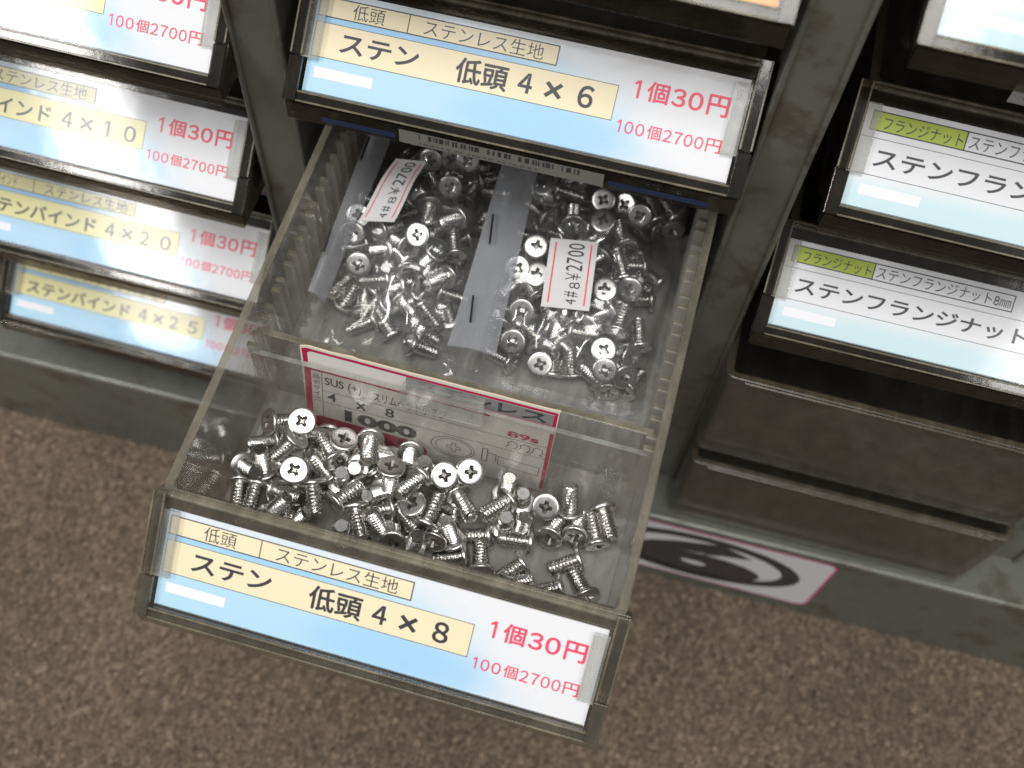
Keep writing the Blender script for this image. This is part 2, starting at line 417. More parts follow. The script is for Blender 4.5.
# two drawers without label fronts
for (ps, lab) in (((126.9, 94.6, -46, 0, .004, 0), 'unlabelled smoky drawer with an open top, directly under the 8㎜ flange nut drawer'),
                  ((127.3, 92.0, -101.5, 0, .002, 0), 'unlabelled smoky drawer at the bottom right, resting on the cabinet base')):
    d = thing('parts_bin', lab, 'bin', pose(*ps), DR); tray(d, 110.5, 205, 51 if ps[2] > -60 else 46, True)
    mb = MB(); mb.box(6, 104, -.9, .1, -1.6, -.3, 'edge_dark'); mb.build('rim_lip', d, bevel=.35)

# ------------------------------------------------------------------ the open drawer
OPEN = pose(0, 0, 0, .029, 0, -.010)
OPEN = Matrix.Rotation(-.010, 4, 'Z') @ Matrix.Rotation(.029, 4, 'X')
d = thing('parts_bin', 'pulled out clear drawer labelled 4×8 with loose screws and two bags inside', 'bin', OPEN, DR)
tray(d, 110, 205, 42.4)
label_front(d, 'label_blue', low_head('８'), False)
def ribs(side):
    mb = MB()
    for k in range(-1, 16):
        yc = 55.9 + 8.45 * k
        for e in (-1.65, 1.65):
            xa, xb = (2.1, 4.6) if side < 0 else (105.4, 107.9)
            mb.box(xa, xb, yc + e - .65, yc + e + .65, -40.1, -7.3, 'rib'); mb.box(xa, xb, yc + e - .65, yc + e + .65, -7.28, -7.0, 'edge')
    mb.build('divider_ribs', d, bevel=.25)
ribs(-1); ribs(1)

TH = math.radians(13.5); SN, CN = math.sin(TH), math.cos(TH)
def on_card(x, w, h=0.0): return (x, 48.5 - SN * w - CN * h, -5 - CN * w + SN * h)
dv = thing('drawer_divider', 'clear plastic divider with a clip, standing across the open drawer behind the printed card', 'divider', OPEN)
mb = MB(); mb.box(2.9, 107.1, 49.4, 51.2, -40, -7.6, 'plate'); mb.box(2.9, 107.1, 49.4, 51.2, -7.58, -7.2, 'edge'); mb.build('rear_plate', dv, bevel=.25)
mb = MB(); mb.box(2.9, 107.1, 6.0, 35.3, 1.0, 2.2, 'plate', fn=on_card); mb.box(2.9, 107.1, 5.6, 5.98, .9, 2.3, 'tab', fn=on_card); mb.build('front_plate', dv, bevel=.3)
mb = MB(); mb.box(43, 65, 2.8, 9.6, 2.4, 3.6, 'tab', fn=on_card); mb.box(43.4, 64.6, 2.7, 4.0, -.8, 2.35, 'tab', fn=on_card); mb.box(43.2, 64.8, 8.9, 9.7, 3.6, 4.3, 'tab', fn=on_card)
mb.build('clip', dv, bevel=.5)

cd = thing('box_label_card', 'red bordered card cut from a screw box, stamped 1000, standing in the open drawer', 'card', OPEN)
edge = [(15.5, .9), (18, .2), (24, .5), (27, .3), (29.5, .0), (31, .5), (36, .35), (44, .5), (52, .3), (60, .45), (68, .2), (74, .4), (80, .3), (83.6, .1), (83.4, 1.0)]
mb = MB(); poly = edge + [(83.2, 35), (16.5, 35)]; n = len(poly)
mb.add([on_card(a, b, -.25) for a, b in poly] + [on_card(a, b, .25) for a, b in poly], [tuple(range(n))[::-1]], 'card_edge')
mb.add([on_card(a, b, .25) for a, b in poly], [tuple(range(n))], 'card')
mb.add([on_card(a, b, -.25) for a, b in poly] + [on_card(a, b, .25) for a, b in poly], [(i, (i + 1) % n, n + (i + 1) % n, n + i) for i in range(n)], 'card_edge')
board = mb.build('card_board', cd)
p = Print(lambda a, b, h: on_card(a, b, .25 + h))
p.poly([(15.9, 1.5), (17, .9), (24, 1.1), (30, 1.0), (44, 1.2), (60, 1.15), (83.1, .95), (83.2, 1.9), (60, 2.0), (44, 2.05), (18.3, 1.9), (17.4, 2.6), (17.5, 6.4), (16.2, 6.4)], 'crimson')
p.rect(43.6, 82.2, 2.1, 6.4, 'grey'); p.rect(82.2, 83.1, 1.95, 7.1, 'crimson'); p.rect(43.6, 82.2, 6.42, 7.05, 'crimson')
p.rect(16.3, 66, 8.4, 9.1, 'crimson'); p.rect(16.3, 18.1, 9.1, 33.5, 'crimson'); p.rect(82.0, 83.1, 9.5, 34, 'crimson')
for ch, a0, a1 in (('ス', 46.4, 52.0), ('テ', 53.2, 59.2), ('ン', 60.4, 66.2), ('レ', 67.8, 73.0), ('ス', 74.0, 80.6)):
    p.text(ch, a0, a1, 2.6, 6.0, 'black', .03)
for k, ch in enumerate('品名サイズ'): p.text(ch, 18.6, 20.4, 10.2 + 2.3 * k, 12.0 + 2.3 * k, 'sticker_ink')
p.text('SUS (+)', 21.8, 31.8, 10.6, 14.6, 'black', .012); p.text('スリムヘッド小ネジ', 35.0, 54.8, 11.4, 15.3, 'black', .006)
p.text('4', 22.3, 24.8, 16.7, 20.0, 'black', .014); p.text('×', 30.2, 33.0, 17.2, 20.6, 'black', .016); p.text('8', 38.3, 40.8, 16.7, 20.3, 'black', .014)
p.text('1000', 27.0, 47.2, 22.2, 26.9, 'black', .045)
p.line([(21.0, 9.2), (21.0, 30)], .18, 'line'); p.line([(21.0, 16.4), (82, 15.6)], .16, 'line'); p.line([(21.0, 21.1), (82, 20.8)], .16, 'line')
p.poly([(18.2, 28.2), (20, 27.6), (44, 27.9), (48, 28.6), (50, 30), (50.4, 31.6), (49.6, 33.2), (47, 34), (18.2, 34)], 'crimson')
el = lambda cx, cy, rx, ry, n=28: [(cx + rx * math.cos(6.2832 * k / n), cy + ry * math.sin(6.2832 * k / n)) for k in range(n)]
p.line(el(57.3, 26.0, 6.0, 4.2), .22, 'line', .05, True); p.line(el(57.5, 26.0, 5.0, 3.5), .2, 'line', .05, True)
cr = [(-.55, -1.9), (.55, -1.9), (.55, -.5), (1.9, -.5), (1.9, .5), (.55, .5), (.55, 1.9), (-.55, 1.9), (-.55, .5), (-1.9, .5), (-1.9, -.5), (-.55, -.5)]
p.line([(57.5 + a, 26 + b) for a, b in cr], .2, 'line', .05, True)
p.line([(65.4, 22.8), (65.4, 28.2), (66.8, 28.2), (66.8, 22.8)], .25, 'line', .05, True); p.line([(66.8, 24.4), (69.2, 24.4), (69.2, 27.2)], .25, 'line', .05)
p.line([(69.8, 24.6), (81, 25.2), (81, 28.8), (69.8, 28.2)], .2, 'line', .05, True)
p.text('89s', 71.2, 79.6, 12.6, 15.0, 'crimson', .03)
for k in range(3):
    c0 = 73.2 + 3.4 * k; p.line([(c0 - 2, 19.6), (c0 - 1.2, 18.6), (c0 - 1.5, 17.6), (c0 - .4, 16.8), (c0 + .9, 17.2), (c0 + 1.2, 18.6), (c0 + .4, 19.8), (c0 + 1.4, 20.0)], .22, 'black', .05)
p.mb.build('card_printing', board)

# ------------------------------------------------------------------ screws
def head_mesh():
    prof = [(0, 0), (2.5, 0), (3.0, .03), (3.3, .085), (3.5, .18), (3.61, .32), (3.64, .5), (3.63, .98), (3.52, 1.14), (3.25, 1.25), (1.9, 1.38), (0, 1.38)]
    n = 36; vs, fs = [], []
    for r, z in prof[1:-1]:
        for k in range(n): vs.append((r * math.cos(6.28318 * k / n), r * math.sin(6.28318 * k / n), z))
    a = len(vs); m = len(prof) - 2
    for i in range(m - 1):
        for k in range(n): fs.append((i * n + k, i * n + (k + 1) % n, (i + 1) * n + (k + 1) % n, (i + 1) * n + k))
    fs.append(tuple(range(n))[::-1]); fs.append(tuple((m - 1) * n + k for k in range(n)))
    me = bpy.data.meshes.new('screw_head'); me.from_pydata([(x * S * 1000, y * S * 1000, z * S * 1000) for x, y, z in vs], [], fs)
    o = bpy.data.objects.new('blank', me); C.objects.link(o)
    arms = [(-.56, -2.15), (.56, -2.15), (.8, -.8), (2.15, -.56), (2.15, .56), (.8, .8), (.56, 2.15), (-.56, 2.15), (-.8, .8), (-2.15, .56), (-2.15, -.56), (-.8, -.8)]
    k = len(arms); cv = [(x, y, -.4) for x, y in arms] + [(x * .3, y * .3, 1.25) for x, y in arms]
    cf = [tuple(range(k))[::-1], tuple(range(k, 2 * k))] + [(i, (i + 1) % k, k + (i + 1) % k, k + i) for i in range(k)]
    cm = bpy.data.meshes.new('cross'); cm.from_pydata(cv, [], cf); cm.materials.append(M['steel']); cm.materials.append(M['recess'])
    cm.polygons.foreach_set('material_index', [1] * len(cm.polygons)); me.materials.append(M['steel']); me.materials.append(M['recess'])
    for q in (me, cm):
        bm = bmesh.new(); bm.from_mesh(q); bmesh.ops.recalc_face_normals(bm, faces=bm.faces); bm.to_mesh(q); bm.free()
    co = bpy.data.objects.new('cross', cm); C.objects.link(co)
    b = o.modifiers.new('b', 'BOOLEAN'); b.operation = 'DIFFERENCE'; b.object = co; b.solver = 'EXACT'
    dg = bpy.context.evaluated_depsgraph_get(); dg.update()
    r = bpy.data.meshes.new_from_object(o.evaluated_get(dg)); r.name = 'screw_head'
    bpy.data.objects.remove(o); bpy.data.objects.remove(co)
    r.transform(Matrix.Scale(S, 4)); r.polygons.foreach_set('use_smooth', [True] * len(r.polygons))
    bm = bmesh.new(); bm.from_mesh(r)
    for e in bm.edges:
        if len(e.link_faces) == 2 and e.calc_face_angle() > .75: e.smooth = False
    bm.to_mesh(r); bm.free(); return r

def shank_mesh():
    n, per, z0, z1, pitch = 28, 6, 1.5, 9.0, .94
    rows = int((z1 - z0) / pitch * per); vs, fs = [], []
    ring = lambda f: [f(6.28318 * k / n, k) for k in range(n)]
    allr = [ring(lambda a, k: (2.05 * math.cos(a), 2.05 * math.sin(a), 1.3))]
    for i in range(rows + 1):
        z = z0 + (z1 - z0) * i / rows
        fade = min(1, (z - z0) / .8, (z1 - z) / .35 + .25)
        def P(a, k, z=z, fade=fade):
            ph = ((z - z0) / pitch - k / n) % 1.0; t = 1 - abs(2 * ph - 1); t = min(1, max(0, (t - .12) * 1.35))
            r = 1.68 + .52 * t * fade + .08 * (1 - fade); return (r * math.cos(a), r * math.sin(a), z)
        allr.append(ring(P))
    allr.append(ring(lambda a, k: (1.6 * math.cos(a), 1.6 * math.sin(a), 9.2)))
    for r in allr: vs += r
    for i in range(len(allr) - 1):
        for k in range(n): fs.append((i * n + k, i * n + (k + 1) % n, (i + 1) * n + (k + 1) % n, (i + 1) * n + k))
    fs.append(tuple((len(allr) - 1) * n + k for k in range(n)))
    me = bpy.data.meshes.new('threaded_shank'); me.from_pydata([(x * S, y * S, z * S) for x, y, z in vs], [], fs)
    me.materials.append(M['steel_thread']); bm = bmesh.new(); bm.from_mesh(me); bmesh.ops.recalc_face_normals(bm, faces=bm.faces)
    for f in bm.faces: f.smooth = False
    bm.to_mesh(me); bm.free(); return me
HEAD, SHANK = head_mesh(), shank_mesh()
ORD = ['leftmost', 'second from left', 'third from left', 'fourth from left', 'fifth from left', 'sixth from left', 'seventh from left', 'eighth from left',
       'ninth from left', 'tenth from left', 'eleventh from left', 'twelfth from left', '13th from left', '14th from left', '15th from left', '16th from left', '17th from left', '18th from left', '19th from left', '20th from left']
CAM = Vector((92.62, -76.67, 237.325)) * S
RIGHT = Vector((.96677, .25161, .04522)); DOWN = None
FWD = Vector((-.08092, .46900, -.87949)); DOWN = FWD.cross(RIGHT).normalized()
def px(p):
    q = p - CAM; return (q.dot(RIGHT) / q.dot(FWD), q.dot(DOWN) / q.dot(FWD))
def screws(data, zone, group):
    got = {}
    for x, y, z, *q in data:
        m = OPEN @ (Matrix.Translation(Vector((x, y, z)) * S) @ Quaternion(q).to_matrix().to_4x4())
        ax = (m.to_3x3() @ Vector((0, 0, 1))).normalized(); mid = m @ Vector((0, 0, .0046)); tc = (CAM - mid).normalized()
        f = -ax.dot(tc); a0, a1 = px(m.translation), px(m @ Vector((0, 0, .0092)))
        dx, dy = a1[0] - a0[0], a1[1] - a0[1]
        if f > .6: ps = 'showing its cross recess'
        elif f < -.6: ps = 'tip up'
        elif abs(dx) > abs(dy): ps = 'lying head left' if dx > 0 else 'lying head right'
        else: ps = 'lying head to the back' if dy > 0 else 'lying head to the front'
        got.setdefault((zone(x, y), ps), []).append((px(mid)[0], m))
    for (zn, ps), lst in got.items():
        lst.sort(key=lambda e: e[0])
        for k, (_, m) in enumerate(lst):
            who = 'only steel screw' if len(lst) == 1 else 'steel screw'
            pos = '' if len(lst) == 1 else ', ' + (ORD[k] if k < len(lst) - 1 or k == 0 else 'rightmost') + ' of such'
            t = thing('machine_screw', f'{who} {ps}{pos}, {zn}', 'screw', m, group)
            for nm, me in (('head', HEAD), ('threaded_shank', SHANK)):
                o = bpy.data.objects.new(nm, me); C.objects.link(o); o.parent = t

SCREWS_F = (
(10.1,32.2,-21.9,-0.312,0.880,-0.110,0.341),
(19.7,33.4,-18.0,-0.117,0.320,0.932,0.125),
(19.7,29.9,-19.8,-0.326,-0.895,0.051,0.299),
(10.0,31.6,-33.4,0.729,0.425,-0.046,-0.535),
(11.7,22.1,-30.8,0.921,-0.110,-0.081,-0.364),
(5.8,22.0,-30.0,0.068,0.363,-0.177,0.912),
(14.3,25.7,-31.9,0.416,-0.334,0.318,-0.783),
(22.7,19.9,-17.0,0.086,-0.376,-0.917,-0.103),
(27.7,26.2,-31.6,0.963,-0.093,-0.242,0.074),
(18.3,28.7,-35.0,-0.235,0.049,-0.028,0.970),
(5.8,18.9,-33.6,0.293,0.428,-0.520,0.679),
(11.4,18.8,-29.5,-0.374,-0.464,-0.634,0.493),
(16.7,11.3,-32.7,-0.916,0.169,-0.306,-0.196),
(15.8,18.2,-31.8,-0.659,-0.412,-0.393,-0.492),
(20.6,22.0,-34.2,0.490,0.462,-0.533,0.512),
(26.1,20.9,-23.5,0.502,0.844,0.087,0.167),
(22.0,12.4,-38.2,0.126,-0.264,-0.084,-0.953),
(37.0,11.6,-34.1,0.694,-0.007,0.007,-0.720),
(30.5,27.7,-24.9,-0.552,0.730,0.184,-0.360),
(30.4,34.0,-23.3,-0.113,-0.638,0.761,-0.042),
(19.5,35.2,-31.7,0.689,-0.355,0.453,-0.441),
(23.4,39.6,-34.7,-0.749,-0.662,-0.025,-0.011),
(36.3,37.3,-26.3,0.319,0.331,-0.440,0.772),
(33.8,30.9,-33.6,0.623,0.187,-0.099,0.753),
(31.5,25.3,-33.3,-0.796,0.021,-0.060,0.602),
(45.1,28.9,-20.2,0.122,0.674,0.716,-0.135),
(41.6,36.5,-36.0,0.871,0.247,-0.103,-0.412),
(46.4,38.9,-32.8,-0.552,-0.370,0.261,-0.700),
(52.1,34.3,-35.0,0.759,0.007,-0.017,-0.651),
(43.0,26.0,-32.7,0.887,0.313,-0.015,-0.339),
(52.1,30.5,-27.2,-0.810,-0.544,0.100,0.192),
(33.3,16.2,-24.6,-0.063,0.484,0.591,0.643),
(34.8,26.0,-30.9,0.612,0.364,0.693,-0.111),
(38.3,18.2,-25.3,-0.565,-0.786,-0.143,-0.205),
(46.2,21.9,-32.4,0.839,0.321,-0.440,0.015),
(46.5,15.3,-32.8,-0.298,0.225,-0.042,-0.927),
(47.9,23.5,-35.6,-0.177,0.369,-0.461,0.787),
(54.6,13.5,-35.1,0.988,-0.054,0.096,0.109),
(50.1,12.2,-31.2,-0.379,0.903,0.201,-0.016),
(52.1,22.9,-26.9,0.180,0.126,0.975,0.043),
(56.6,19.1,-29.9,-0.174,0.032,-0.627,-0.758),
(58.4,31.6,-24.5,-0.099,0.837,-0.480,-0.244),
(64.6,34.4,-24.5,-0.227,0.955,0.115,-0.153),
(61.7,30.9,-32.3,0.342,-0.189,0.604,-0.695),
(75.6,32.7,-32.0,0.344,0.567,0.282,-0.693),
(73.5,35.6,-37.9,0.857,-0.063,0.086,0.504),
(64.3,19.0,-35.7,0.297,-0.164,0.050,0.939),
(73.8,23.5,-36.4,-0.627,-0.194,0.754,0.014),
(59.6,15.8,-32.4,-0.411,0.573,-0.591,-0.392),
(69.1,16.4,-36.5,0.265,-0.563,-0.531,0.576),
(73.7,12.4,-36.1,-0.441,0.704,-0.367,-0.418),
(84.1,24.5,-36.6,-0.736,-0.172,0.651,0.067),
(83.8,18.9,-36.5,-0.612,-0.660,0.413,0.140),
(80.0,10.1,-34.6,-0.166,-0.453,-0.730,-0.484),
(95.0,15.2,-36.5,0.456,0.721,-0.286,-0.436),
(97.8,23.8,-36.5,0.285,0.773,0.063,-0.563),
(101.8,13.5,-35.7,-0.175,-0.283,0.753,0.567),
(101.2,26.9,-33.1,-0.706,0.629,0.324,0.011),
(99.7,38.4,-34.5,-0.555,-0.277,-0.637,0.458),
(91.9,34.8,-36.2,0.772,-0.167,-0.256,-0.557),
(85.4,32.3,-29.6,0.203,-0.665,0.691,0.198),
(88.2,25.5,-33.7,0.462,-0.647,0.549,0.256),
(94.7,27.8,-34.2,-0.299,0.456,-0.721,-0.428),
(80.3,27.6,-39.7,-0.508,-0.005,-0.055,-0.859),
(78.6,35.5,-39.7,-0.170,0.005,-0.042,0.985),
(75.5,27.6,-39.9,0.368,-0.027,0.034,-0.929),
(31.7,5.2,-36.5,-0.408,0.739,-0.235,-0.482),
(8.0,8.4,-37.3,0.619,-0.344,0.273,-0.651),
(19.6,24.0,-36.4,0.529,-0.313,0.717,-0.329),
(59.7,9.8,-36.5,-0.022,0.731,0.259,-0.631),
(14.6,27.4,-36.5,-0.366,-0.660,0.408,0.514),
(32.4,29.0,-36.2,0.155,0.136,-0.806,-0.555),
(57.4,27.9,-36.5,-0.136,-0.104,0.775,-0.608),
(19.8,8.8,-33.0,0.463,0.059,0.881,-0.083),
(38.7,36.3,-34.1,-0.331,-0.543,0.691,0.344),
(62.0,35.9,-36.5,0.340,-0.135,-0.764,0.532),
(21.0,28.6,-36.3,0.541,-0.414,0.672,-0.290),
(52.4,26.6,-36.5,0.309,0.450,-0.635,0.547),
(37.4,31.9,-36.9,0.160,0.377,-0.319,-0.855),
(47.0,35.8,-36.6,-0.108,0.723,-0.243,0.638),
(46.6,35.5,-36.6,0.095,0.729,-0.318,-0.600),
(16.2,22.6,-36.5,-0.550,-0.439,0.641,0.305),
(18.7,33.4,-36.6,-0.387,-0.283,-0.739,-0.473),
(10.7,38.2,-36.5,0.119,0.138,0.764,-0.619),
(47.2,15.8,-36.5,-0.597,0.048,0.774,-0.205),
(16.1,33.3,-38.7,0.838,-0.125,-0.177,-0.502),
(12.6,3.7,-36.5,0.222,-0.023,0.776,0.590),
(38.2,31.8,-36.5,-0.608,-0.630,-0.454,-0.163),
(62.2,29.0,-36.5,0.073,0.141,-0.772,0.616),
(6.1,3.3,-36.5,-0.076,0.198,-0.750,-0.626),
)
SCREWS_BL = (
(33.6,119.0,-23.9,-0.153,0.091,0.876,0.449),
(22.5,118.1,-31.4,0.508,-0.180,0.166,-0.826),
(28.8,113.4,-26.2,-0.489,-0.549,0.349,-0.581),
(38.6,111.3,-26.5,0.790,0.528,-0.082,-0.302),
(30.4,97.3,-19.2,-0.119,0.556,0.766,0.298),
(41.0,99.2,-28.9,0.719,-0.558,-0.382,-0.161),
(17.6,98.8,-24.2,-0.480,0.810,-0.299,0.156),
(9.8,111.8,-29.1,0.786,0.021,0.508,-0.352),
(11.5,100.9,-22.1,0.144,-0.806,0.533,0.212),
(11.5,95.0,-23.4,-0.390,0.899,0.190,-0.058),
(16.4,86.2,-24.5,0.378,-0.659,-0.644,-0.096),
(13.1,96.4,-30.6,-0.874,-0.414,0.253,-0.010),
(20.2,96.5,-30.1,-0.135,0.133,0.385,-0.903),
(28.6,95.5,-23.9,0.225,0.363,-0.801,-0.420),
(29.9,89.4,-27.3,-0.409,0.188,0.779,0.437),
(36.8,96.6,-22.4,-0.100,0.803,0.544,-0.223),
(24.0,87.8,-31.0,-0.701,-0.516,0.364,0.333),
(12.2,87.9,-35.0,0.133,-0.094,-0.650,0.742),
(29.8,83.4,-33.6,0.633,0.025,0.537,-0.557),
(27.2,81.5,-31.9,-0.071,0.923,0.274,-0.262),
(40.6,94.6,-31.9,0.058,-0.255,-0.490,0.832),
(32.1,86.2,-26.7,-0.399,0.095,0.911,-0.036),
(43.0,84.9,-39.7,-0.517,0.002,0.060,-0.854),
(35.4,131.4,-25.8,-0.379,0.872,-0.236,-0.199),
(30.1,132.3,-27.9,0.413,-0.655,-0.605,-0.185),
(24.6,128.3,-26.0,0.353,-0.697,0.533,0.324),
(23.9,77.2,-36.4,-0.549,-0.069,0.779,-0.296),
(14.8,129.9,-36.4,-0.863,0.407,-0.300,0.011),
(14.0,103.9,-36.5,0.609,0.694,0.378,0.069),
(44.4,113.3,-36.5,-0.616,0.760,0.163,0.129),
(37.6,132.6,-36.4,-0.506,0.032,-0.782,-0.363),
(26.6,126.0,-36.5,0.385,0.386,-0.678,0.494),
(27.6,101.5,-39.6,-0.947,-0.067,0.047,0.310),
(30.0,73.7,-37.2,0.817,-0.423,-0.330,0.209),
(26.0,130.5,-39.2,-0.955,0.019,0.148,-0.257),
(42.9,102.7,-36.6,0.451,-0.653,-0.323,0.516),
(36.0,87.2,-36.5,-0.026,-0.617,0.492,0.613),
(35.9,73.3,-38.7,0.941,-0.214,0.091,-0.245),
(16.6,111.3,-36.5,-0.364,-0.163,-0.750,-0.527),
(12.5,78.8,-37.8,0.410,0.033,0.410,0.814),
(35.6,70.6,-33.0,-0.476,0.201,-0.856,0.005),
(34.7,78.8,-36.5,-0.573,-0.533,-0.565,-0.264),
(27.0,83.3,-36.5,-0.034,0.436,0.366,0.821),
(33.8,95.1,-39.7,0.963,-0.006,0.057,0.262),
(16.7,128.4,-36.4,0.243,0.678,0.398,-0.567),
(24.1,95.6,-32.5,-0.215,-0.093,0.955,-0.180),
(13.1,90.1,-36.6,0.190,0.787,0.120,0.574),
(32.0,140.5,-36.9,0.734,0.446,0.428,0.282),
(28.2,107.9,-37.8,0.615,0.131,0.382,0.677),
(26.5,118.0,-33.3,-0.422,0.324,-0.843,-0.084),
(19.7,84.5,-36.2,0.576,-0.642,-0.094,-0.497),
(11.0,88.8,-34.9,0.541,-0.337,0.593,0.493),
(49.0,131.1,-36.5,0.119,0.760,-0.158,-0.619),
(32.2,102.7,-38.0,-0.337,-0.003,0.366,-0.867),
(24.2,89.1,-36.6,-0.604,-0.318,-0.730,-0.045),
(18.0,119.2,-38.8,-0.844,-0.039,-0.217,0.489),
(22.0,101.0,-37.3,0.482,0.274,-0.272,-0.786),
(32.7,94.2,-35.1,-0.736,-0.573,0.293,0.211),
(20.0,77.5,-36.1,-0.117,-0.120,0.787,0.594),
(15.8,122.7,-35.7,-0.837,-0.455,-0.157,0.261),
(19.9,93.8,-36.9,-0.580,-0.180,0.743,0.282),
(36.3,123.1,-36.5,0.622,-0.760,0.163,0.090),
(14.3,137.8,-36.5,-0.162,0.465,-0.621,0.609),
(43.2,96.8,-36.5,-0.252,-0.558,0.538,0.579),
(34.9,85.3,-36.5,-0.664,-0.583,-0.428,-0.191),
(38.1,91.4,-36.5,-0.506,-0.426,-0.650,-0.374),
(17.8,98.4,-35.4,0.650,0.484,0.214,-0.546),
(15.2,107.9,-36.5,-0.025,0.743,-0.214,0.633),
(42.1,112.5,-36.5,-0.475,-0.725,0.284,0.411),
)
